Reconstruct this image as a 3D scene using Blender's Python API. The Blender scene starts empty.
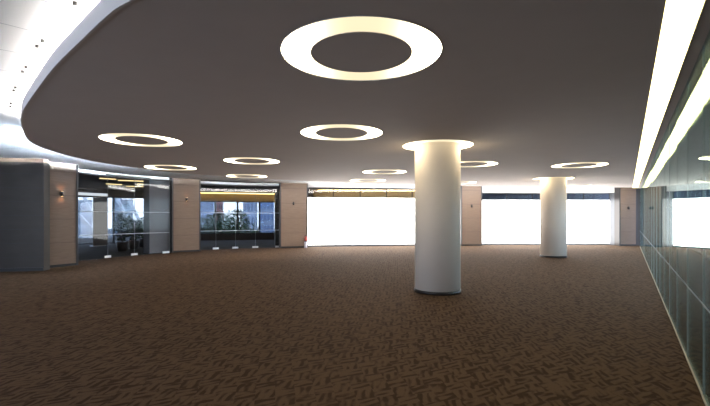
import bpy, math, random
from mathutils import Vector
R = math.radians
scene = bpy.context.scene
col = scene.collection

# ------------------------------------------------------------------ camera, sky, big lights, exposure
cam_d = bpy.data.cameras.new('camera'); cam = bpy.data.objects.new('camera', cam_d); col.objects.link(cam)
cam_d.sensor_width = 36; cam_d.lens = 410/710*36; cam_d.shift_y = 13.6/710
cam_d.clip_start = .05; cam_d.clip_end = 600
cam.location = (0, 0, 1.65); cam.rotation_euler = (R(90), 0, 0)
scene.camera = cam
scene.view_settings.view_transform = 'Standard'; scene.view_settings.look = 'None'
scene.view_settings.exposure = .68; scene.view_settings.gamma = 1; scene.view_settings.use_curve_mapping = False
scene.cycles.use_denoising = True
scene.cycles.max_bounces = 10; scene.cycles.transparent_max_bounces = 16
scene.cycles.caustics_reflective = False; scene.cycles.caustics_refractive = False
scene.cycles.sample_clamp_indirect = 6

world = bpy.data.worlds.new('sky'); scene.world = world; world.use_nodes = True
nt = world.node_tree; bg = nt.nodes['Background']
tc = nt.nodes.new('ShaderNodeTexCoord'); sx = nt.nodes.new('ShaderNodeSeparateXYZ'); rp = nt.nodes.new('ShaderNodeValToRGB')
nt.links.new(tc.outputs['Generated'], sx.inputs[0]); nt.links.new(sx.outputs['Z'], rp.inputs[0]); nt.links.new(rp.outputs[0], bg.inputs[0])
rp.color_ramp.elements[0].position = 0.0; rp.color_ramp.elements[0].color = (.74, .82, 1.0, 1)
rp.color_ramp.elements[1].position = .5; rp.color_ramp.elements[1].color = (.50, .66, 1.0, 1)
bg.inputs[1].default_value = 6

def portal(name, loc, rot, sx_, sy_):
    l = bpy.data.lights.new(name, 'AREA'); l.shape = 'RECTANGLE'; l.size = sx_; l.size_y = sy_
    l.cycles.is_portal = True
    o = bpy.data.objects.new(name, l); col.objects.link(o); o.location = loc; o.rotation_euler = rot
    return o
portal('daylight_portal', (-13.3, 0, 1.7), (0, R(-90), 0), 3.3, 10)
portal('daylight_portal', (-9.2, -5.4, 1.7), (R(90), 0, 0), 8, 3.3)
portal('daylight_portal', (12.92, 14.22, 1.7), (R(90), 0, R(56.4)), 20, 3.3)

# ------------------------------------------------------------------ helpers
Z_DISC = 3.21; Z_RING = 3.42
WD = Vector((math.sin(R(33.6)), math.cos(R(33.6))))       # direction of the glass wall
WN = Vector((WD.y, -WD.x))                                # outward normal of the glass wall
def wp(s, p):
    """a point s metres along the glass wall direction and p metres to the right of the camera"""
    return (WD.x*s + WN.x*p, WD.y*s + WN.y*p)

def along0(s0, s1, p0, p1, z0, z1): return MB().poly([wp(s0,p0), wp(s1,p0), wp(s1,p1), wp(s0,p1)], z0, z1)

class MB:
    def __init__(s): s.v = []; s.f = []
    def add(s, vs, fs):
        b = len(s.v); s.v += [tuple(v) for v in vs]; s.f += [tuple(i+b for i in f) for f in fs]; return s
    def box(s, a, b):
        x0, y0, z0 = a; x1, y1, z1 = b
        return s.add([(x0,y0,z0),(x1,y0,z0),(x1,y1,z0),(x0,y1,z0),(x0,y0,z1),(x1,y0,z1),(x1,y1,z1),(x0,y1,z1)],
                     [(0,3,2,1),(4,5,6,7),(0,1,5,4),(1,2,6,5),(2,3,7,6),(3,0,4,7)])
    def wall(s, p, q, z0, z1, t):
        """upright slab from p to q, t metres thick to the left of p->q (negative: to the right)"""
        p = Vector(p[:2]); q = Vector(q[:2]); d = (q-p).normalized(); n = Vector((-d.y, d.x))*t
        c = [p, q, q+n, p+n]
        if t < 0: c = c[::-1]
        vs = [(a.x, a.y, z0) for a in c] + [(a.x, a.y, z1) for a in c]
        return s.add(vs, [(0,3,2,1),(4,5,6,7),(0,1,5,4),(1,2,6,5),(2,3,7,6),(3,0,4,7)])
    def cyl(s, r0, r1, z0, z1, n=32, c=(0,0), caps=True):
        vs = [(c[0]+r*math.cos(2*math.pi*i/n), c[1]+r*math.sin(2*math.pi*i/n), z) for r, z in ((r0, z0), (r1, z1)) for i in range(n)]
        fs = [(i, (i+1) % n, n+(i+1) % n, n+i) for i in range(n)]
        if caps: fs += [tuple(range(n))[::-1], tuple(range(n, 2*n))]
        return s.add(vs, fs)
    def lathe(s, prof, n=64, c=(0,0)):
        """closed profile of (r, z) swept round"""
        m = len(prof)
        vs = [(c[0]+r*math.cos(2*math.pi*i/n), c[1]+r*math.sin(2*math.pi*i/n), z) for i in range(n) for r, z in prof]
        fs = [(i*m+j, ((i+1) % n)*m+j, ((i+1) % n)*m+(j+1) % m, i*m+(j+1) % m) for i in range(n) for j in range(m)]
        return s.add(vs, fs)
    def poly(s, pts, z0, z1):
        n = len(pts)
        vs = [(p[0], p[1], z0) for p in pts] + [(p[0], p[1], z1) for p in pts]
        return s.add(vs, [tuple(range(n))[::-1], tuple(range(n, 2*n))] + [(i, (i+1) % n, n+(i+1) % n, n+i) for i in range(n)])
    def bar(s, a, b, w, h=None):
        a = Vector(a); b = Vector(b); d = (b-a).normalized(); h = h or w
        u = d.cross(Vector((0,0,1)))
        if u.length < 1e-4: u = Vector((1,0,0))
        u.normalize(); v = u.cross(d).normalized(); u = u*w/2; v = v*h/2
        vs = [a-u-v, a+u-v, a+u+v, a-u+v, b-u-v, b+u-v, b+u+v, b-u+v]
        return s.add(vs, [(0,3,2,1),(4,5,6,7),(0,1,5,4),(1,2,6,5),(2,3,7,6),(3,0,4,7)])
    def build(s, name, mat, parent=None, smooth=False, kind=None):
        me = bpy.data.meshes.new(name)
        off = Vector((0,0,0)); q = parent
        while q is not None: off += q.location; q = q.parent
        me.from_pydata([tuple(Vector(v)-off) for v in s.v], [], s.f); me.update()
        import bmesh
        bm = bmesh.new(); bm.from_mesh(me); bmesh.ops.recalc_face_normals(bm, faces=bm.faces); bm.to_mesh(me); bm.free()
        me.materials.append(mat)
        if smooth:
            for p in me.polygons: p.use_smooth = len(p.vertices) == 4 
        o = bpy.data.objects.new(name, me); col.objects.link(o); o.parent = parent
        if kind: o['kind'] = kind
        return o

def tag(o, label, cat, group=None, kind=None):
    o['label'] = label; o['category'] = cat
    if group: o['group'] = group
    if kind: o['kind'] = kind
    return o
def thing(name, loc, label, cat, group=None):
    o = bpy.data.objects.new(name, None); col.objects.link(o); o.location = loc; o.empty_display_size = .1
    return tag(o, label, cat, group)
def struct_empty(name, loc):
    o = bpy.data.objects.new(name, None); col.objects.link(o); o.location = loc; o['kind'] = 'structure'; return o
def copy_tree(o, parent=None):
    c = o.copy(); col.objects.link(c); c.parent = parent
    for ch in [x for x in bpy.data.objects if x.parent == o]: copy_tree(ch, c)
    return c

# ------------------------------------------------------------------ materials
def principled(name, c, rough=.6, metal=0, spec=.5):
    m = bpy.data.materials.new(name); m.use_nodes = True; b = m.node_tree.nodes['Principled BSDF']
    b.inputs['Base Color'].default_value = (*c, 1); b.inputs['Roughness'].default_value = rough
    b.inputs['Metallic'].default_value = metal; b.inputs['Specular IOR Level'].default_value = spec
    return m
def noisy(name, c0, c1, scale=8, rough=.7, stretch=(1,1,1), detail=4, bump=0, spec=.4, lines=None, linecol=None):
    m = principled(name, c0, rough, 0, spec); nt = m.node_tree; N = nt.nodes; L = nt.links; b = N['Principled BSDF']
    tc = N.new('ShaderNodeTexCoord'); mp = N.new('ShaderNodeMapping'); mp.inputs['Scale'].default_value = stretch
    L.new(tc.outputs['Object'], mp.inputs[0])
    no = N.new('ShaderNodeTexNoise'); no.inputs['Scale'].default_value = scale; no.inputs['Detail'].default_value = detail
    L.new(mp.outputs[0], no.inputs['Vector'])
    cr = N.new('ShaderNodeValToRGB'); cr.color_ramp.elements[0].position = .3; cr.color_ramp.elements[1].position = .7
    cr.color_ramp.elements[0].color = (*c0, 1); cr.color_ramp.elements[1].color = (*c1, 1)
    L.new(no.outputs[0], cr.inputs[0]); out = cr.outputs[0]
    if lines:                                   # horizontal joints every lines metres
        sp = N.new('ShaderNodeSeparateXYZ'); L.new(tc.outputs['Object'], sp.inputs[0])
        a = N.new('ShaderNodeMath'); a.operation = 'DIVIDE'; L.new(sp.outputs['Z'], a.inputs[0]); a.inputs[1].default_value = lines
        f = N.new('ShaderNodeMath'); f.operation = 'FRACT'; L.new(a.outputs[0], f.inputs[0])
        g = N.new('ShaderNodeMath'); g.operation = 'LESS_THAN'; L.new(f.outputs[0], g.inputs[0]); g.inputs[1].default_value = .02
        mx = N.new('ShaderNodeMixRGB'); L.new(g.outputs[0], mx.inputs[0]); L.new(out, mx.inputs[1]); mx.inputs[2].default_value = (*linecol, 1)
        out = mx.outputs[0]
    L.new(out, b.inputs['Base Color'])
    if bump:
        bp = N.new('ShaderNodeBump'); bp.inputs['Strength'].default_value = bump; L.new(no.outputs[0], bp.inputs['Height']); L.new(bp.outputs[0], b.inputs['Normal'])
    return m
def emit(name, c, s):
    m = bpy.data.materials.new(name); m.use_nodes = True; nt = m.node_tree; nt.nodes.clear()
    e = nt.nodes.new('ShaderNodeEmission'); o = nt.nodes.new('ShaderNodeOutputMaterial'); e.inputs[0].default_value = (*c, 1); e.inputs[1].default_value = s
    nt.links.new(e.outputs[0], o.inputs[0]); return m
def glass(name, tint, refl=(1,1,1), boost=1.0, base=.04):
    m = bpy.data.materials.new(name); m.use_nodes = True; nt = m.node_tree; N = nt.nodes; L = nt.links; N.clear()
    o = N.new('ShaderNodeOutputMaterial'); t = N.new('ShaderNodeBsdfTransparent'); t.inputs[0].default_value = (*tint, 1)
    g = N.new('ShaderNodeBsdfGlossy'); g.inputs['Roughness'].default_value = .015; g.inputs[0].default_value = (*refl, 1)
    ge = N.new('ShaderNodeNewGeometry'); d = N.new('ShaderNodeVectorMath'); d.operation = 'DOT_PRODUCT'
    L.new(ge.outputs['Incoming'], d.inputs[0]); L.new(ge.outputs['Normal'], d.inputs[1])
    def M(op, a, b=None):
        n = N.new('ShaderNodeMath'); n.operation = op
        for k, x in enumerate((a, b)):
            if x is None: continue
            if isinstance(x, (int, float)): n.inputs[k].default_value = x
            else: L.new(x, n.inputs[k])
        return n.outputs[0]
    f = M('ADD', M('MULTIPLY', M('POWER', M('SUBTRACT', 1, M('ABSOLUTE', d.outputs['Value'])), 5), (1-base)*boost), base)
    mx = N.new('ShaderNodeMixShader'); L.new(f, mx.inputs[0]); L.new(t.outputs[0], mx.inputs[1]); L.new(g.outputs[0], mx.inputs[2]); L.new(mx.outputs[0], o.inputs[0])
    return m

M = {}
M['disc'] = noisy('ceiling_paint_taupe', (.84,.785,.765), (.86,.805,.785), 3, .85, spec=.2)
M['white'] = principled('white_plaster', (.80,.80,.80), .8, 0, .2)
M['fascia'] = principled('white_fascia', (.88,.85,.84), .7, 0, .3)
M['pier'] = noisy('wood_veneer', (.175,.117,.082), (.228,.157,.113), 3, .45, (1,1,22), 6, 0, .4, .78, (.12,.08,.06))
M['pier_frame'] = principled('dark_bronze_trim', (.05,.045,.045), .4, .3)
M['grey'] = noisy('grey_stone_cladding', (.045,.038,.032), (.055,.047,.04), 2, .5, (1,1,2), 4, 0, .4, .42, (.05,.05,.055))
M['greyL'] = noisy('pale_grey_cladding', (.17,.17,.19), (.20,.20,.22), 2, .5, (1,1,2), 4, 0, .4, .5, (.17,.18,.2))
M['black'] = principled('black_skirting', (.015,.014,.014), .4)
M['column'] = noisy('column_paint', (.78,.69,.59), (.80,.71,.61), 2, .6, spec=.3)
M['steel'] = principled('brushed_steel', (.6,.6,.62), .35, .8)
M['chrome'] = principled('patch_fitting_metal', (.75,.75,.77), .3, .6)
M['rail'] = principled('frosted_strip', (.50,.54,.60), .5)
M['rail_dim'] = principled('frosted_strip_grey', (.22,.26,.28), .6)
M['bayseal'] = principled('grey_joint_edge', (.22,.24,.25), .4)
M['seal'] = principled('clear_joint_edge', (.45,.54,.53), .3)
M['brass'] = principled('champagne_floor_channel', (.55,.48,.36), .4, .4)
M['darkwall'] = principled('dark_corridor_wall', (.07,.085,.085), .7)
M['lobbyfloor'] = noisy('lobby_stone_floor', (.045,.04,.035), (.07,.062,.055), 2, .85, spec=.1)
M['lobbyceil'] = principled('lobby_ceiling', (.10,.09,.08), .8)
M['gold'] = principled('gold_wall_panel', (.50,.38,.20), .6)
M['frame'] = principled('dark_window_frame', (.03,.03,.035), .5)
M['sill'] = principled('dark_brown_sill_wall', (.045,.03,.028), .6)
M['screen'] = principled('grey_screen_fabric', (.16,.165,.18), .8)
M['truss'] = principled('white_steel_brace', (.8,.82,.85), .5)
M['pane'] = glass('clear_glass', (.90,.92,.93), base=.01)
M['sunpane'] = glass('sun_control_glass', (.46,.47,.47))
M['softpane'] = glass('grey_tinted_glass', (.80,.80,.80))
M['tealpane'] = glass('green_tinted_glass', (.82,.90,.90), (.82,.93,.91), .84, .05)
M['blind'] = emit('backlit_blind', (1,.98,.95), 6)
M['lens'] = emit('warm_strip_lens', (1,.88,.42), 3.4)
M['cove'] = emit('white_cove_lamp', (1,.93,.85), 160)
M['cove_far'] = emit('cool_cove_lamp', (1,.95,.90), 24)
M['fill_mid'] = emit('daylight_fill', (.72,.85,1), 5000)  # added fill in place of bluish daylight on the perimeter ceiling
M['goldlamp'] = emit('amber_cove_lamp', (1,.66,.24), 4)
M['amber'] = emit('amber_lamp_lens', (1,.65,.3), 5)
M['bulb_dim'] = emit('dim_lobby_tube', (1,.75,.35), 1.2)

def ring_lens():
    m = bpy.data.materials.new('warm_ring_lens'); m.use_nodes = True; nt = m.node_tree; N = nt.nodes; L = nt.links; N.clear()
    o = N.new('ShaderNodeOutputMaterial'); e = N.new('ShaderNodeEmission'); tc = N.new('ShaderNodeTexCoord'); s = N.new('ShaderNodeSeparateXYZ')
    L.new(tc.outputs['Object'], s.inputs[0])
    a = N.new('ShaderNodeMath'); a.operation = 'MULTIPLY'; L.new(s.outputs['X'], a.inputs[0]); L.new(s.outputs['X'], a.inputs[1])
    b = N.new('ShaderNodeMath'); b.operation = 'MULTIPLY_ADD'; L.new(a.outputs[0], b.inputs[0]); b.inputs[1].default_value = 52; b.inputs[2].default_value = .70; sq = N.new('ShaderNodeMath'); sq.operation = 'MULTIPLY'; L.new(a.outputs[0], sq.inputs[0]); L.new(a.outputs[0], sq.inputs[1]); L.new(sq.outputs[0], b.inputs[0])
    e.inputs[0].default_value = (1, .84, .55, 1); L.new(b.outputs[0], e.inputs[1]); L.new(e.outputs[0], o.inputs[0]); return m
M['ringlens'] = ring_lens()

def carpet():
    m = principled('brown_dashed_carpet', (.08,.05,.03), .95, 0, .1); nt = m.node_tree; N = nt.nodes; L = nt.links; b = N['Principled BSDF']
    tc = N.new('ShaderNodeTexCoord')
    def noise(ang, along, across, off=0):
        mp = N.new('ShaderNodeMapping'); mp.vector_type = 'TEXTURE'; mp.inputs['Rotation'].default_value = (0,0,R(ang)); mp.inputs['Location'].default_value = (off,off*.7,0)
        mp.inputs['Scale'].default_value = (1/along, 1/across, 1)
        L.new(tc.outputs['Object'], mp.inputs[0])
        n = N.new('ShaderNodeTexNoise'); n.noise_dimensions = '2D'; n.inputs['Scale'].default_value = 1; n.inputs['Detail'].default_value = 1.5
        L.new(mp.outputs[0], n.inputs['Vector']); return n.outputs[0]
    def ramp(x, p0, p1, c0, c1):
        r = N.new('ShaderNodeValToRGB'); r.color_ramp.elements[0].position = p0; r.color_ramp.elements[1].position = p1
        r.color_ramp.elements[0].color = (*c0, 1); r.color_ramp.elements[1].color = (*c1, 1); L.new(x, r.inputs[0]); return r.outputs[0]
    mp = N.new('ShaderNodeMapping'); mp.vector_type = 'TEXTURE'; mp.inputs['Rotation'].default_value = (0,0,R(11)); L.new(tc.outputs['Object'], mp.inputs[0])
    ck = N.new('ShaderNodeTexChecker'); ck.inputs['Scale'].default_value = 5.5; ck.inputs[1].default_value = (0,0,0,1); ck.inputs[2].default_value = (1,1,1,1); L.new(mp.outputs[0], ck.inputs['Vector'])
    def MM(op, a, b_=0.0, c_=0.0):
        n = N.new('ShaderNodeMath'); n.operation = op
        for k, x in enumerate((a, b_, c_)):
            if isinstance(x, (int, float)): n.inputs[k].default_value = x
            else: L.new(x, n.inputs[k])
        return n.outputs[0]
    sp = N.new('ShaderNodeSeparateXYZ'); L.new(tc.outputs['Object'], sp.inputs[0])
    def strokes(ang, period, off):
        v = MM('MULTIPLY_ADD', sp.outputs['X'], -math.sin(R(ang)), MM('MULTIPLY', sp.outputs['Y'], math.cos(R(ang))))
        w = MM('SINE', MM('MULTIPLY_ADD', v, 2*math.pi/period, MM('MULTIPLY', noise(ang, 3.5, 5, off), 5.5)))
        return ramp(MM('MULTIPLY_ADD', w, .13, noise(ang, 5, 14, off+5)), .35, .57, (0,0,0), (1,1,1))
    A = strokes(28, .075, 0); B = strokes(84, .075, 3)
    mx = N.new('ShaderNodeMixRGB'); L.new(ck.outputs['Color'], mx.inputs[0]); L.new(A, mx.inputs[1]); L.new(B, mx.inputs[2])
    fine = noise(10, 90, 90, 1)
    c = N.new('ShaderNodeMixRGB'); L.new(mx.outputs[0], c.inputs[0]); c.inputs[1].default_value = (.050,.027,.014,1); c.inputs[2].default_value = (.114,.070,.041,1)
    f = N.new('ShaderNodeMixRGB'); f.blend_type = 'MULTIPLY'; f.inputs[0].default_value = .5; L.new(c.outputs[0], f.inputs[1]); L.new(ramp(fine, .3, .7, (.7,.7,.7), (1.25,1.25,1.25)), f.inputs[2])
    L.new(f.outputs[0], b.inputs['Base Color'])
    bp = N.new('ShaderNodeBump'); bp.inputs['Strength'].default_value = .3; bp.inputs['Distance'].default_value = .01; L.new(mx.outputs[0], bp.inputs['Height']); L.new(bp.outputs[0], b.inputs['Normal'])
    return m
M['carpet'] = carpet()

def ring_ceiling():
    """white ceiling boards with hairline radial joints"""
    m = principled('white_boarded_ceiling', (.80,.82,.85), .8, 0, .2); nt = m.node_tree; N = nt.nodes; L = nt.links; b = N['Principled BSDF']
    tc = N.new('ShaderNodeTexCoord'); s = N.new('ShaderNodeSeparateXYZ'); L.new(tc.outputs['Object'], s.inputs[0])
    def MM(op, a, b_=None):
        n = N.new('ShaderNodeMath'); n.operation = op
        for k, x in enumerate((a, b_)):
            if x is None: continue
            if isinstance(x, (int, float)): n.inputs[k].default_value = x
            else: L.new(x, n.inputs[k])
        return n.outputs[0]
    ang = MM('ARCTAN2', MM('SUBTRACT', s.outputs['Y'], 8.0), MM('SUBTRACT', s.outputs['X'], 1.0))
    fr = MM('FRACT', MM('DIVIDE', ang, R(7.5)))
    ln = MM('LESS_THAN', fr, .02)
    mx = N.new('ShaderNodeMixRGB'); L.new(ln, mx.inputs[0]); mx.inputs[1].default_value = (.80,.82,.85,1); mx.inputs[2].default_value = (.5,.53,.58,1)
    L.new(mx.outputs[0], b.inputs['Base Color']); return m
M['ringceil'] = ring_ceiling()

# ------------------------------------------------------------------ plan
H = 1.65
def at(px, D): return ((px-355)/410*D, D)
P = [  # wall piers: left end, right end, sconce height
    (at(44.5, 13.1), at(78, 13.97), 2.40), (at(172, 18.8), at(200.5, 19.55), 2.46), (at(280, 21.45), at(307.8, 21.9), 2.34),
    (at(461, 23.1), at(482, 23.2), 2.25), (at(619.2, 23.15), at(637, 23.2), 2.14)]
G1 = [at(79,15.2), at(108,16.45), at(134.7,17.5), at(169.3,18.6)]
G2 = [at(199,20.2), at(216,20.7), at(235.5,21.2), at(255.5,21.6), at(281,22.0)]
G3 = [at(306,22.45), at(462,23.85)]
G4 = [at(481,23.9), at(610,23.9)]
WALL_P = .575                                   # the glass wall's distance from the camera

# floor, ceilings
rb = wp(-5, WALL_P); rf = wp(28.5, WALL_P)
floor_pts = [(-13.2,-5), rb, rf, (G4[1][0], 24.1), (G4[0][0], 24.1), G3[1], G3[0], G2[4], G2[2], G2[0], G1[3], G1[2], G1[0], (-10.6,13.6), (-13.2,12.6)]
MB().poly(floor_pts, -.05, 0).build('floor', M['carpet'], kind='structure')
MB().box((-30,-8,-.12), (32,33,-.051)).build('floor_slab', M['lobbyfloor'], kind='structure')
lob = [(-13.2,12.6), (-10.6,13.6), G1[0], G1[2], G1[3], G2[0], G2[2], G2[4], G3[0], G3[1], (G4[0][0],24.1), (16.4,24.1), (16.4,31), (-4,30.2), (-11.2,28), (-20,20.5), (-20,12.6)]
MB().poly(lob, -.05, -.002).build('floor_lobby', M['lobbyfloor'], kind='structure')
c0 = wp(-5, WALL_P+2.0); c1 = wp(28.5, WALL_P+2.0)
MB().poly([rb, c0, c1, rf], -.05, -.001).build('floor_corridor', M['lobbyfloor'], kind='structure')
MB().poly([(-13.4,-5), c0, wp(30, WALL_P+2.0), (16.5,24.2), (-3,22.5), (-8.2,19.2), (-11,14), (-13.4,12.8)], Z_RING, Z_RING+.1).build('ceiling_perimeter', M['ringceil'], kind='structure')

# outline of the dark lowered ceiling, read off the far and near edge
edge_px = [(127,1),(108,13.5),(81,39),(54,66),(38,87),(24,107.5),(21.3,116),(20.8,123),(22.3,129.5),(25.2,136),(30.5,141.3),(38,145.3),(48.7,149.4),
           (69.4,155.6),(100,161.8),(140,168),(180,172.6),(240,176.8),(300,180),(350,182.2),(400,184),(480,185.6),(560,186.5),(633,187.6)]
edge = [((x-355)/410*(640/(216-y)), 640/(216-y)) for x, y in edge_px]
SLOT0, SLOT1 = .225, .475
near = [wp(2.05, SLOT0), (.75,2.02), (-.3,2.25), (-1.05,2.62)]
far = wp(26.5, SLOT0)
outline = near + edge[:-1] + [far]
# smooth with Catmull-Rom
def smooth(pts, k=3):
    out = []
    for i in range(len(pts)-1):
        p0 = pts[max(i-1,0)]; p1 = pts[i]; p2 = pts[i+1]; p3 = pts[min(i+2,len(pts)-1)]
        for j in range(k):
            t = j/k
            out.append(tuple(.5*((2*p1[a])+(-p0[a]+p2[a])*t+(2*p0[a]-5*p1[a]+4*p2[a]-p3[a])*t*t+(-p0[a]+3*p1[a]-3*p2[a]+p3[a])*t**3) for a in (0,1)))
    out.append(pts[-1]); return out
outline = smooth(outline)

RR, RI = .77, .485
rings = [(.06,3.95), (-.25,7.68), (-4.37,8.42), (-2.90,11.55), (-5.88,13.1), (-4.19,15.9), (3.46,12.25), (6.83,12.5), (1.03,14.35), (.56,17.7), (4.80,18.85), (11.3,21.0)]
COLS = [(1.82, 9.05), (8.15, 16.85)]
import bmesh
bm = bmesh.new()
def loop(pts):
    vs = [bm.verts.new((x, y, Z_DISC)) for x, y in pts]
    return [bm.edges.new((vs[i], vs[(i+1) % len(vs)])) for i in range(len(vs))]
es = loop(outline)
for c in rings + COLS:
    es += loop([(c[0]+RR*math.cos(2*math.pi*i/64), c[1]+RR*math.sin(2*math.pi*i/64)) for i in range(64)])
bmesh.ops.triangle_fill(bm, use_beauty=True, use_dissolve=False, edges=es)
for f in bm.faces:
    if f.normal.z > 0: f.normal_flip()
me = bpy.data.meshes.new('ceiling_disc'); bm.to_mesh(me); bm.free(); me.materials.append(M['disc'])
o = bpy.data.objects.new('ceiling', me); col.objects.link(o); o['kind'] = 'structure'
# white fascia round the lowered ceiling, with a back-set trough
def offset(pts, d):
    out = []
    for i, p in enumerate(pts):
        a = Vector(pts[max(i-1,0)]); b = Vector(pts[min(i+1,len(pts)-1)]); t = (b-a).normalized(); n = Vector((t.y, -t.x))
        out.append(tuple(Vector(p)+n*d))
    return out
def ribbon(name, pts, z0, z1, t, mat):
    a = pts; b = offset(pts, t); n = len(a)
    vs = [(x,y,z0) for x,y in a]+[(x,y,z1) for x,y in a]+[(x,y,z0) for x,y in b]+[(x,y,z1) for x,y in b]; fs = []
    for i in range(n-1):
        fs += [(i,i+1,n+i+1,n+i), (2*n+i,3*n+i,3*n+i+1,2*n+i+1), (i,2*n+i,2*n+i+1,i+1), (n+i,n+i+1,3*n+i+1,3*n+i)]
    fs += [(0,n,3*n,2*n), (n-1,3*n-1,4*n-1,2*n-1)][:2]
    return MB().add(vs, fs), name, mat
mb, nm, mt = ribbon('trim_1', outline, Z_DISC-.004, Z_DISC+.165, .02, M['fascia']); mb.build(nm, mt, kind='structure')
ins = offset(outline, .2)
# near-left cove lamp and far cove lamp; which side is inside is fixed below by the sign of the offset
i_near = [i for i, p in enumerate(outline) if p[0] < -.9 and p[1] < 7.3]
i_far = [i for i, p in enumerate(outline) if p[1] > 15.2 and p[0] > -6.6]
def cove(name, idx, mat, label, inset=.2, z0=.13, z1=.178):
    src = offset(outline, inset)
    mb, n_, m_ = ribbon(name, [src[i] for i in idx], Z_DISC+z0, Z_DISC+z1, .015, mat)
    tag(mb.build(n_, m_), label, 'cove light')
i_mid = [i for i in range(len(outline)) if i_near[-1] < i < i_far[0] and outline[i][1] > 8.6]
cove('cove_or_fill_lamp', i_near, M['cove'], 'long white cove lamp along the near left rim of the dark ceiling')
cove('cove_or_fill_lamp', i_mid, M['fill_mid'], 'added cool white fill strip along the far left bend of the dark ceiling', z1=.179)  # no lamp here: hidden strip added to imitate daylight on the white ceiling
# the far cove lamp is a lens slanting down and outward from the rim, washing the walls beyond
q0, q1 = offset(outline, -.01), offset(outline, -.12); mb = MB(); n_ = len(i_far)
mb.add([(*q0[i], Z_DISC+.02) for i in i_far]+[(*q1[i], Z_DISC+.17) for i in i_far]+[(*q0[i], Z_DISC+.17) for i in i_far],
       [f for j in range(n_-1) for f in ((j,j+1,n_+j+1,n_+j), (n_+j,n_+j+1,2*n_+j+1,2*n_+j), (2*n_+j,2*n_+j+1,j+1,j))]+[(0,n_,2*n_),(n_-1,3*n_-1,2*n_-1)])
tag(mb.build('cove_or_fill_lamp', M['cove_far']), 'long white cove lamp along the far rim of the dark ceiling', 'cove light')

# slot of light beside the glass wall and the dark ceiling margin next to the glass
def along(s0, s1, p0, p1, z0, z1): return MB().poly([wp(s0,p0), wp(s1,p0), wp(s1,p1), wp(s0,p1)], z0, z1)
along(2.0, 27.5, SLOT1, WALL_P+.03, Z_DISC, Z_DISC+.05).build('ceiling_margin', M['disc'], kind='structure')
along(-5, 2.0, SLOT0, WALL_P+.03, Z_DISC, Z_RING-.01).build('ceiling_header', M['disc'], kind='structure')
lt = thing('linear_ceiling_light', (*wp(2.0, SLOT0), Z_DISC), 'long warm white strip light recessed in the ceiling beside the glass wall', 'ceiling light')
along(2.05, 27.1, SLOT0+.008, SLOT1-.008, Z_DISC+.012, Z_DISC+.03).build('diffuser', M['lens'], lt)
a = along(2.0, 27.2, SLOT0, SLOT0+.008, Z_DISC-.004, Z_DISC+.06)
a.poly([wp(2.0,SLOT1-.008), wp(27.2,SLOT1-.008), wp(27.2,SLOT1), wp(2.0,SLOT1)], Z_DISC-.004, Z_DISC+.06)
a.build('frame', M['brass'], lt)

# ------------------------------------------------------------------ outer walls
w = struct_empty('window_6', (-13.2,-5,0))  # unseen back window, added to brighten the near ceiling and fascia
f = MB().wall((-13.2,-5), (-5.3,-5.1), 0, .12, -.15).wall((-13.2,-5), (-5.3,-5.1), 3.3, Z_RING, -.15)
for k in range(5): f.box((-13.2+k*1.95,-5.2,.12), (-13.13+k*1.95,-5.02,3.3))
f.build('window_frame', M['frame'], w)
MB().wall((-13.2,-5.1), (-5.3,-5.2), .12, 3.3, -.01).build('window_pane', M['pane'], w)
MB().wall((-5.3,-5.1), (c0[0],-5.2), 0, Z_RING, -.2).build('wall_back', M['pier'], kind='structure')
MB().box((-13.2,5,0), (-13.05,12.0,Z_RING)).build('wall_left_near', M['grey'], kind='structure')
MB().wall(wp(-5.3, WALL_P+2.0), wp(9.0, WALL_P+2.0), 0, Z_RING, -.15).build('wall_corridor', M['darkwall'], kind='structure')
w = struct_empty('window_7', (*wp(9.0, WALL_P+2.0), 0))
f = along0(9.0, 28.6, WALL_P+2.0, WALL_P+2.15, 0, .12)
for s0_ in [9.0+1.5*k for k in range(14)]: f.poly([wp(s0_,WALL_P+2.0), wp(s0_+.08,WALL_P+2.0), wp(s0_+.08,WALL_P+2.15), wp(s0_,WALL_P+2.15)], .12, 3.3)
f.poly([wp(9.0,WALL_P+2.0), wp(28.6,WALL_P+2.0), wp(28.6,WALL_P+2.15), wp(9.0,WALL_P+2.15)], 3.3, Z_RING)
f.build('window_frame', M['frame'], w)
along0(9.0, 28.6, WALL_P+2.06, WALL_P+2.07, .12, 3.3).build('window_pane', M['softpane'], w)
MB().wall(rf, wp(28.5, WALL_P+2.0), 0, Z_RING, .15).build('wall_corridor_end', M['darkwall'], kind='structure')
# left window wall lets the daylight in
w = struct_empty('window_1', (-13.1, 3.6, 0))
f = MB().box((-13.2,-5,0), (-13.05,5,.12)).box((-13.2,-5,3.3), (-13.05,5,3.42))
for k in range(6): f.box((-13.2,-5+k*1.87,.12), (-13.05,-4.93+k*1.87,3.3))
f.build('window_frame', M['frame'], w)
MB().box((-13.13,-4.95,.12), (-13.12,4.95,3.3)).build('window_pane', M['pane'], w)

# left grey wall with its lit brown header
MB().wall((-13.2,11.75), (-9.49,12.5), 0, 3.30, .35).build('wall_left', M['grey'], kind='structure')
MB().wall((-13.2,11.77), (-9.51,12.52), 3.30, Z_RING, .3).build('trim_2', M['pier'], kind='structure')
MB().wall((-13.2,11.72), (-9.49,12.47), 0, .1, .02).build('baseboard_left', M['black'], kind='structure')

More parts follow.
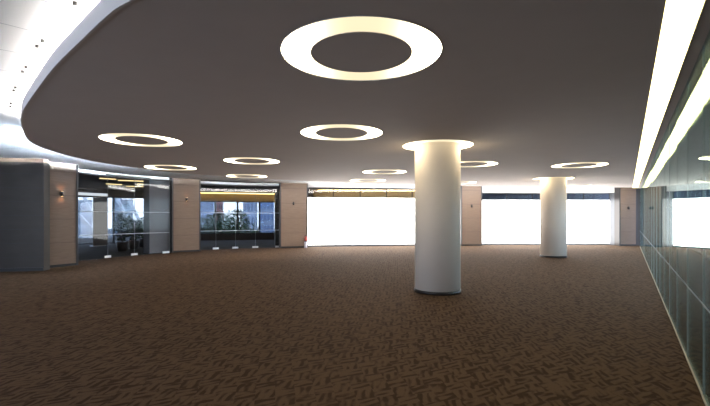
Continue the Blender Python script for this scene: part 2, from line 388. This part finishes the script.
# ------------------------------------------------------------------ piers with wall lamps
names = ['leftmost wood-veneer pier, beside the dark grey wall and the lobby glass',
         'second wood-veneer pier from the left, between the two glazed lobby bays',
         'wood-veneer pier between the glazed bay and the wide white blind',
         'wood-veneer pier between the two white blinds, just right of the nearer column',
         'rightmost wood-veneer pier, in the corner where the glass wall ends']
lnames = ['small dark wall lamp glowing on the leftmost pier', 'small dark wall lamp on the second pier from the left',
          'small dark wall lamp on the pier left of the wide white blind', 'small dark wall lamp on the pier right of the nearer column',
          'small dark wall lamp on the rightmost pier by the glass wall']
for i, (a, b, zs) in enumerate(P):
    a = Vector(a); b = Vector(b); d = (b-a).normalized(); n = Vector((d.y, -d.x))      # n faces the room
    top = Z_RING
    t = thing('wall_pier', (a.x, a.y, 0), names[i], 'pier', 'wood-veneer piers')
    MB().wall(a+d*.06, b-d*.06, .08, top, .4).build('veneer_panel', M['pier'], t)
    for p, q in ((a, a+d*.06), (b-d*.06, b)): MB().wall(p+n*.02, q+n*.02, .0, top, .44).build('edge_trim', M['pier_frame'], t)
    MB().wall(a+d*.06+n*.01, b-d*.06+n*.01, 0, .08, .38).build('skirting', M['black'], t)
    c = a+(b-a)*(.5 if i in (1,3,4) else .48)
    lc = c+n*.06
    s = thing('wall_lamp', (lc.x, lc.y, zs), lnames[i], 'wall lamp', 'dark up-and-down wall lamps')
    MB().cyl(.038,.038,-.08+zs,.08+zs,20,(lc.x,lc.y)).build('lamp_body', M['pier_frame'], s, True)
    MB().wall(c-d*.05+n*.006, c+d*.05+n*.006, zs-.06, zs+.06, -.02).build('back_plate', M['pier_frame'], s)
    for dz in (-.083, .078): MB().cyl(.032,.032,zs+dz,zs+dz+.006,16,(lc.x,lc.y)).build('lens', M['amber'] if i < 2 else M['black'], s)
    for dz, rx in ((-.1, 0), (.1, 180)):
        if i < 2:
            l = bpy.data.lights.new('lamp_glow', 'SPOT'); l.energy = 1.6 if i == 0 else 1.0; l.color = (1,.5,.22); l.spot_size = R(120); l.spot_blend = .6; l.shadow_soft_size = .03
            o = bpy.data.objects.new('lamp_glow', l); col.objects.link(o); o.parent = s; o.location = (0,0,dz); o.rotation_euler = (R(rx),0,0)

# ------------------------------------------------------------------ white bulkheads over the bays
def run(pts, z0, z1, t, mat, name):
    m = MB()
    for p, q in zip(pts[:-1], pts[1:]): m.wall(p, q, z0, z1, t)
    return m.build(name, mat, kind='structure')
run([P[0][1], G1[0]], 3.31, Z_RING, .2, M['white'], 'trim_3')
run(G1, 3.31, Z_RING, .2, M['white'], 'trim_4')
run(G2, 3.29, Z_RING, .2, M['white'], 'trim_5')
run([at(307.8,22.2), at(461,23.6)], 3.25, Z_RING, .5, M['white'], 'trim_6')
run([at(482,23.55), at(619,23.55)], 3.02, Z_RING, .4, M['white'], 'trim_7')
MB().wall((15.85,23.25), (16.7,23.25), 0, Z_RING, .3).build('wall_right_corner', M['grey'], kind='structure')

# ------------------------------------------------------------------ glazed lobby bays
def bay(n, pts, ztop, labels, group):
    for k, (p, q) in enumerate(zip(pts[:-1], pts[1:])):
        p = Vector(p); q = Vector(q); d = (q-p).normalized()
        t = thing('glass_panel', (p.x, p.y, 0), labels[k], 'glass panel', group)
        MB().wall(p+d*.008, q-d*.008, .015, ztop-.06, .012).build('pane', M['pane'], t)
        MB().wall(q-d*.008, q+d*.004, .015, ztop-.06, .016).build('edge_strip', M['bayseal'], t)
        m = q-d*.16 if k < len(pts)-2 else q-d*.3
        MB().wall(m+Vector((d.y,-d.x))*.012, m+d*.3+Vector((d.y,-d.x))*.012, .0, .09, .036).build('patch_fitting', M['chrome'], t)
        for z in (.93, 1.84):
            nn = Vector((d.y,-d.x))*.004
            MB().wall(p+nn, q+nn, z-.014, z+.014, .004).build('frosted_line', M['rail'], t)
    run(pts, ztop-.06, ztop, .08, M['frame'], n)
bay('trim_8', G1, 3.31, ['glass panel next to the leftmost pier', 'second glass panel from the leftmost pier', 'glass panel ending before the second pier, over the grey cladding'], 'glass panels of the left lobby bay')
bay('trim_9', G2, 3.29, ['glass panel just right of the second pier', 'second glass panel right of the second pier, ending at mid bay', 'glass panel right of centre in the bay with the gold-lit ceiling', 'glass panel just left of the third pier'], 'glass panels of the gold-lit lobby bay')
p, q = Vector(at(149.5, 18.25)), Vector(at(173.5, 19.2))
MB().wall(p, q, 0, 3.3, .5).build('wall_reveal', M['greyL'], kind='structure')
MB().wall(at(275.3,22.2), at(281,22.3), 0, 3.3, .3).build('wall_reveal', M['grey'], kind='structure')
MB().poly([at(609.6,23.9), at(619.3,23.2), (15.1,23.2), (15.1,24.0)], 0, 3.02).build('wall_reveal', principled('mid_grey_cladding', (.13,.14,.16), .6), kind='structure')

# white blinds lit from behind by the day
def blind(pts, z0, z1, label, bay_no, tint):
    p = Vector(pts[0]); q = Vector(pts[1]); d = (q-p).normalized(); n = Vector((d.y,-d.x))
    t = thing('window_blind', (p.x, p.y, 0), label, 'blind', 'backlit white blinds')
    MB().wall(p, q, z0, z1, .03).build('fabric', M['blind'], t)
    MB().wall(p-n*.035, q-n*.035, z0, z1, .02).build('light_stop', M['frame'], t)  # unseen slab added to keep the blind's glow out of the lobby
    MB().wall(p+n*.02, q+n*.02, 0, z0, .08).build('bottom_rail', principled('grey_bottom_rail', (.12,.13,.15), .5), t)
    MB().wall(p+n*.01, q+n*.01, z1, z1+.035, .06).build('head_rail', M['steel'], t)
    w = struct_empty('window_'+str(bay_no), (p.x, p.y, 0))
    MB().wall(p-n*.02, q-n*.02, z1+.035, 3.2, .012).build('window_pane', M['pane'], w)
    m = MB().wall(p, q, 3.19, 3.26, .1)
    L_ = (q-p).length; k = 1
    while k*1.5 < L_: m.wall(p+d*(k*1.5-.02), p+d*(k*1.5+.02), z1+.035, 3.2, .05); k += 1
    m.build('window_frame', M['frame'], w)
blind([at(306,22.4), at(462,23.75)], .10, 2.68, 'wide bright white blind in the middle bay, behind the nearer column', 2, None)
blind([at(481,23.9), at(610,23.9)], .08, 2.60, 'bright white blind in the right bay, behind the farther column', 3, None)

# ------------------------------------------------------------------ lobby beyond the glass
lobc = [(-12.9,13.1), (-10.9,14.3), (-10.2,15.9), (-8.2,19.3), (-7.4,20.8), (-4.1,22.4), (-2.6,22.9), (5.8,24.4), (7.3,24.6), (16.4,24.8), (16.4,31), (-4,30.2), (-11.2,28), (-20,20.5), (-20,12.6)]
MB().poly(lobc, 3.31, 3.36).build('ceiling_lobby', M['lobbyceil'], kind='structure')
MB().poly([(-21,12),(-9.6,12.7),(-9.3,14.6),(-8,19.2),(-3,22.6),(6,24.0),(15.4,24.2),(16.6,24),(17,31.4),(-4,30.6),(-11.4,28.4),(-21,21)], 3.43, 3.5).build('ceiling_slab', M['lobbyceil'], kind='structure')
MB().wall((-20,12.6), (-13.2,12.3), 0, 3.4, -.2).build('wall_lobby_side', M['greyL'], kind='structure')
MB().wall((-20,20.5), (-20,12.6), 0, 3.4, -.2).build('wall_lobby_left', M['greyL'], kind='structure')
MB().wall(at(308,25.4), at(478,26.0), 0, 3.31, .1).build('wall_lobby_back', M['gold'], kind='structure')
MB().wall(at(479,26), (16.4,26.2), 0, 3.31, .1).build('wall_lobby_right', principled('blue_grey_wall', (.12,.14,.2), .6), kind='structure')
MB().wall((-2.75,30.4), at(307,22.9), 0, 3.31, .12).build('wall_lobby_partition', M['sill'], kind='structure')
MB().wall(at(479,24.2), at(479,26.0), 0, 3.31, .1).build('wall_lobby_partition', M['sill'], kind='structure')
# outer windows: floor-to-ceiling on the left, over a sill on the right
A0, A1, A2 = Vector((-20,20.5)), Vector((-11.2,28)), Vector((-3,30.4))
def glazing(n, p, q, z0, z1, step, bars, mat=M['frame'], wmul=.1):
    d = (q-p).normalized(); L_ = (q-p).length; w = struct_empty('window_'+str(n), (p.x,p.y,0)); m = MB()
    k = 0
    while k*step < L_-.05:
        m.wall(p+d*(k*step), p+d*(k*step+wmul), z0, z1, .1); k += 1
    for z in bars: m.wall(p, q, z-.03, z+.03, .1)
    m.build('window_frame', mat, w)
    MB().wall(p+Vector((-d.y,d.x))*.04, q+Vector((-d.y,d.x))*.04, z0, z1, .01).build('window_pane', M['sunpane'], w)
glazing(4, A0, A1, .0, 2.85, 2.3, (.05, 2.82), M['frame'])
glazing(5, A1, A2, .45, 2.72, 1.5, (.48, 2.69), M['frame'], .12)
MB().wall(A1, A2, 0, .45, .2).build('wall_sill', M['sill'], kind='structure')
MB().wall(A1, A2, 2.72, 3.31, .2).build('wall_gold_header', M['gold'], kind='structure')
MB().wall(A0, A1, 2.85, 3.31, .2).build('wall_header', M['lobbyceil'], kind='structure')
nA = Vector(((A2-A1).y, -(A2-A1).x)).normalized()
def lampbar(name, p, q, z, w_, h_, mat, label):
    tag(MB().wall(p, q, z, z+h_, w_).build(name, mat), label, 'light')
lampbar('amber_cove_lamp', A1+nA*.35, A2+nA*.35, 3.24, .03, .05, M['goldlamp'], 'amber cove lamp washing the gold band above the lobby windows')
lampbar('amber_cove_lamp', Vector(at(318,25.1)), Vector(at(474,25.7)), 3.24, .03, .05, M['goldlamp'], 'amber cove lamp above the wide white blind')
for k, (pa, pb, D) in enumerate([((106,186),(122,184),20.5), ((100,180),(116,178.5),17.5), ((126,189),(146,187),22.0), ((118,181.5),(146,180.5),18.5), ((138,185),(149,184.5),20.5)]):
    a_ = Vector((at(pa[0], D))); b_ = Vector(at(pb[0], D+.5))
    lampbar('tube_light', a_, b_, 3.27, .06, .035, M['bulb_dim'], ['dim yellow tube light on the lobby ceiling, deep behind the second glass panel', 'dim yellow tube light nearest the leftmost pier on the lobby ceiling',
        'dim yellow tube light deepest in the left lobby bay', 'long dim yellow tube light near the glass of the left lobby bay', 'short dim yellow tube light beside the grey cladding of the lobby'][k])
lampbar('white_soffit_bar', Vector(at(74,20.5)), Vector(at(107.6,22)), 2.74, .1, .14, emit('glowing_soffit_white', (.9,.95,1), .55), 'slim glowing white soffit bar hanging deep in the left lobby bay')  # white soffit bar, its brightness put in as emission
t = thing('partition_screen', (*at(93.5,22.6), 0), 'pale grey freestanding screen in the left lobby bay', 'screen')
MB().wall(at(93.5,22.6), at(107.3,23.2), 0.05, 2.72, .08).build('screen_panel', M['screen'], t)
MB().wall(Vector(at(93.5,22.6))+Vector((0,-.1)), Vector(at(107.3,23.2))+Vector((0,-.1)), 0, .05, .3).build('foot', M['steel'], t)
# white steel braces outside the left lobby windows
for k, (x0, y0, x1, y1, lab) in enumerate([(79,214,95,234,'low white steel brace seen left of the pale screen'), (83,193,93,222,'steep white steel brace seen left of the pale screen'),
        (115,192,126,220,'white steel brace seen right of the pale screen'), (127,195,137,218,'white steel brace seen above the lobby plants')]):
    D = 29+k*.5
    p = Vector(((x0-355)/410*D, D, 1.65+(216-y0)/410*D)); q = Vector(((x1-355)/410*D, D+.2, 1.65+(216-y1)/410*D))
    if p.z > q.z: p, q = q, p
    p = p+(p-q)*((p.z+6)/(q.z-p.z))
    tag(MB().bar(p, q, .2).build('steel_brace', M['truss']), lab, 'brace', 'white steel braces outside the lobby')

# plants in the lobby
M['leaf'] = noisy('dark_green_leaf', (.012,.03,.012), (.03,.06,.02), 6, .6)
M['bark'] = principled('dark_bark', (.04,.03,.02), .9)
M['pot'] = principled('dark_planter', (.04,.04,.045), .5)
def leaves(c, r, n, size, seed):
    rnd = random.Random(seed); m = MB()
    for _ in range(n):
        while True:
            v = Vector((rnd.uniform(-1,1), rnd.uniform(-1,1), rnd.uniform(-1,1)))
            if v.length <= 1: break
        p = Vector(c)+Vector((v.x*r[0], v.y*r[1], v.z*r[2]))
        a = Vector((rnd.gauss(0,1), rnd.gauss(0,1), rnd.gauss(0,.7))).normalized(); b = a.cross(Vector((rnd.gauss(0,1),rnd.gauss(0,1),rnd.gauss(0,1)))).normalized()
        s = size*rnd.uniform(.6,1.3)
        m.add([p-a*s, p-b*s*.4, p+a*s, p+b*s*.4], [(0,1,2,3)])
    return m
for k, (px, D, h) in enumerate([(122.5,19.6,1.75), (134,21.0,1.45), (143.5,22.4,1.5)]):
    x, y = at(px, D)
    t = thing('potted_plant', (x, y, 0), ['tall leafy plant in a dark pot behind the middle lobby panel', 'shorter leafy plant in a dark pot, middle of the lobby three', 'leafy potted plant beside the grey lobby cladding'][k], 'plant', 'lobby plants')
    MB().cyl(.2,.27,0,.45,24,(x,y)).build('pot', M['pot'], t, True)
    m = MB()
    for a in range(7): m.bar((x,y,.4), (x+.3*math.cos(a*.9), y+.3*math.sin(a*.9), h*.8), .02)
    m.build('stem', M['bark'], t)
    leaves((x,y,.45+(h-.45)*.55), (.42,.42,(h-.45)*.55), 420, .1, k).build('foliage', M['leaf'], t)

# outside: street, trees and buildings
MB().box((-160,31.5,-6.2), (120,260,-6)).build('ground', principled('street_asphalt', (.12,.12,.13), .9), kind='structure')
def building(x0, x1, D, dep, z1, cw, cg, label, nx, nz, fw=.5):
    a, b = at(x0, D), at(x1, D)
    t = thing('office_building', (a[0], D, -6), label, 'building')
    e = Vector(b)*(dep/D)
    foot = [a, b, (b[0]+e.x, D+e.y), (a[0]+e.x, D+e.y)]
    MB().poly(foot, -6, z1).build('facade', principled('facade_'+str(x0), cw, .8), t)
    MB().poly(foot, z1, z1+.5).build('parapet', principled('parapet_'+str(x0), tuple(c*.8 for c in cw), .8), t)
    gm = principled('facade_glass_'+str(x0), cg, .2)
    W = (b[0]-a[0])/nx; Hh = (z1+6)/nz
    for i in range(nx):
        for j in range(nz):
            if j*Hh-6 < -3: continue
            MB().box((a[0]+i*W+W*.5*(1-fw), D-.08, -6+j*Hh+Hh*.25), (a[0]+i*W+W*(.5+.5*fw), D+.02, -6+j*Hh+Hh*.8)).build('window', gm, t)
building(196,214, 62, 12, 6.5, (.30,.36,.50), (.12,.16,.26), 'pale blue office block seen just right of the second pier', 4, 6)
building(215.5,223.5, 80, 12, 8, (.50,.24,.20), (.16,.13,.14), 'reddish brick tower beside the pale blue office block', 3, 8)
building(243,257.5, 58, 12, 8, (.34,.40,.52), (.12,.17,.28), 'grey-blue office block with dark windows, right of the bare sky', 4, 7)
building(259.5,274, 76, 12, 9, (.42,.48,.58), (.16,.24,.42), 'lighter grey-blue office block nearest the third pier', 4, 7)
building(70,92, 70, 10, 4, (.45,.52,.6), (.2,.26,.34), 'low pale building outside the left lobby windows', 6, 5)
building(112,133, 64, 12, 4.5, (.22,.28,.36), (.08,.1,.14), 'dim blue-grey building outside, seen over the lobby plants', 5, 6)
for k, (px, D, top, r, lab) in enumerate([(206,34,1.4,1.5,'dark leafy street tree seen low beside the second pier'), (217,41,2.0,1.4,'dark leafy street tree in front of the reddish tower'),
        (227,37.3,1.5,1.5,'dark leafy street tree under the bare patch of sky'), (236,46,2.4,1.5,'dark leafy street tree at the middle of the gold-lit bay'), (249,40,.9,1.5,'dark leafy street tree low before the grey-blue office block')]):
    x, y = at(px, D)
    t = thing('street_tree', (x, y, -6), lab, 'tree', 'trees outside the lobby windows')
    m = MB().cyl(.18,.10,-6,top-1.5,10,(x,y)); m.bar((x,y,top-3.4),(x+.7,y,top-1.6),.1).bar((x,y,top-3),(x-.6,y+.3,top-1.4),.1)
    m.build('trunk', M['bark'], t)
    leaves((x,y,top-1.7), (r,r,1.9), 900, .2, 20+k).build('crown', M['leaf'], t)

# ------------------------------------------------------------------ the long glass wall on the right
S0 = (3.75+.553*WALL_P)/.833
prnd = random.Random(4)
near_names = {-1: 'tall green-tinted glass pane nearest the lower right corner of the photo', 0: 'second nearest tall pane of the right-hand glass wall',
              1: 'third nearest tall pane of the right-hand glass wall', 2: 'fourth nearest tall pane of the right-hand glass wall', 3: 'fifth nearest tall pane of the right-hand glass wall'}
for k in range(-7, 19):
    s0 = S0+1.2*k; s1 = min(s0+1.2, 28.0); o3 = wp(s0, WALL_P)
    if k < -1: lab = 'tall green-tinted pane of the right-hand glass wall, behind the camera'
    elif k in near_names: lab = near_names[k]
    else: lab = 'tall green-tinted pane in the far stretch of the right-hand glass wall'
    t = thing('glass_wall_pane', (*o3, 0), lab, 'glass pane', 'panes of the right-hand glass wall')
    along(s0+.006, s1-.006, WALL_P, WALL_P+.012, .03, Z_DISC).build('pane', M['tealpane'], t)
    along(s0-.004, s0+.004, WALL_P-.001, WALL_P+.013, .03, Z_DISC).build('edge_strip', M['seal'], t)
    along(s0, s1, WALL_P-.003, WALL_P-.001, .845, .86).build('frosted_line', M['rail_dim'], t)
    along(s0, s1, WALL_P-.006, WALL_P+.02, 0, .02).build('floor_channel', M['brass'], t)
    t.rotation_euler.z = R(prnd.uniform(-.14, .14))

# ------------------------------------------------------------------ columns
cl = ['nearer round white column with a glowing collar, left of the two', 'farther round white column in front of the right white blind']
for k, (x, y) in enumerate(COLS):
    t = thing('round_column', (x, y, 0), cl[k], 'column', 'round white columns')
    MB().cyl(.495,.495,.07,Z_DISC+.13,96,(x,y)).build('shaft', M['column'], t, True)
    MB().cyl(.505,.505,0,.07,96,(x,y)).build('base_ring', M['black'], t, True)
    l = thing('column_ring_light', (x, y, Z_DISC), ['warm ring light in the ceiling round the head of the nearer column', 'warm ring light in the ceiling round the head of the farther column'][k], 'ring light', 'ring lights round the column heads')
    MB().lathe([(RR-.012, Z_DISC-.003), (RR, Z_DISC-.003), (RR, Z_DISC+.14), (RR-.012, Z_DISC+.14)], 96, (x,y)).build('rim', M['white'], l, True)
    MB().lathe([(.50, Z_DISC+.006), (RR-.012, Z_DISC+.006), (RR-.012, Z_DISC+.04), (.50, Z_DISC+.04)], 96, (x,y)).build('diffuser', M['ringlens'], l, True)

# ------------------------------------------------------------------ ring lights
rl = ['largest ring light, nearest the camera at the top of the photo', 'ring light in the middle of the ceiling, behind the largest one', 'leftmost ring light, the big one near the curved ceiling edge',
      'ring light right of and behind the leftmost one', 'ring light closest to the curved left ceiling edge, above the second pier', 'far ring light above the gold-lit glazed bay',
      'ring light partly hidden behind the head of the nearer column, on its right', 'ring light right of the columns, behind and left of the strip light', 'ring light left of the head of the nearer column, the closer of two',
      'ring light left of the nearer column, the farther of two', 'far small ring light just right of the nearer column', 'farthest ring light, a sliver just right of the head of the farther column']
proto = None
for k, (x, y) in enumerate(rings):
    if proto is None:
        proto = thing('ring_light', (x, y, Z_DISC), rl[0], 'ring light', 'round ring lights in the dark ceiling')
        MB().lathe([(RR-.01, Z_DISC-.003), (RR, Z_DISC-.003), (RR, Z_DISC+.10), (RR-.01, Z_DISC+.10)], 96, (x,y)).build('rim', M['white'], proto, True)
        MB().lathe([(RI, Z_DISC+.006), (RR-.01, Z_DISC+.006), (RR-.01, Z_DISC+.05), (RI, Z_DISC+.05)], 96, (x,y)).build('diffuser', M['ringlens'], proto, True)
        MB().cyl(RI, RI, Z_DISC, Z_DISC+.05, 96, (x,y)).build('centre_plate', M['disc'], proto)
    else:
        c = copy_tree(proto); c.location = (x, y, Z_DISC); c['label'] = rl[k]

# ------------------------------------------------------------------ little spotlights on the white ceiling rim
sp = [(75,1.5),(42.5,39),(37,44.5),(26,65.6),(22.5,70),(15.5,86),(13.8,89),(10.9,102),(10.6,105)]
sl = ['topmost little dark spotlight on the white ceiling', 'upper dark spotlight of the nearest pair on the white ceiling', 'lower dark spotlight of the nearest pair on the white ceiling',
      'upper dark spotlight of the second pair down the curve', 'lower dark spotlight of the second pair down the curve', 'upper dark spotlight of the third pair down the curve', 'lower dark spotlight of the third pair down the curve',
      'upper dark spotlight of the last pair down the curve', 'lower dark spotlight of the last pair down the curve']
for k, (px, py) in enumerate(sp):
    D = (Z_RING-1.65)*410/(216-py); x, y = at(px, D); r = .014
    t = thing('ceiling_spotlight', (x, y, Z_RING), sl[k], 'spotlight', 'little spotlights on the white ceiling')
    MB().cyl(r, r*1.25, Z_RING-.03, Z_RING, 16, (x,y)).build('housing', M['black'], t, True)
    MB().cyl(r*.7, r*.7, Z_RING-.032, Z_RING-.03, 12, (x,y)).build('lens', M['steel'], t)

# canister at the foot of the third pier
x, y = at(305.7, 21.72)
t = thing('fire_extinguisher', (x, y, 0), 'small red-topped white canister standing at the foot of the third pier', 'fire extinguisher')
MB().lathe([(.001,0),(.075,0),(.08,.02),(.08,.36),(.001,.36)], 24, (x,y)).build('body', principled('white_canister', (.62,.60,.68), .4), t, True)
MB().cyl(.082,.082,.33,.37,24,(x,y)).build('band', M['black'], t, True)
MB().lathe([(.001,.37),(.08,.37),(.078,.50),(.045,.57),(.03,.62),(.001,.62)], 24, (x,y)).build('cap', principled('red_cap', (.5,.08,.07), .4), t, True)
MB().box((x-.06,y-.012,.62),(x+.03,y+.012,.65)).build('handle', M['black'], t)
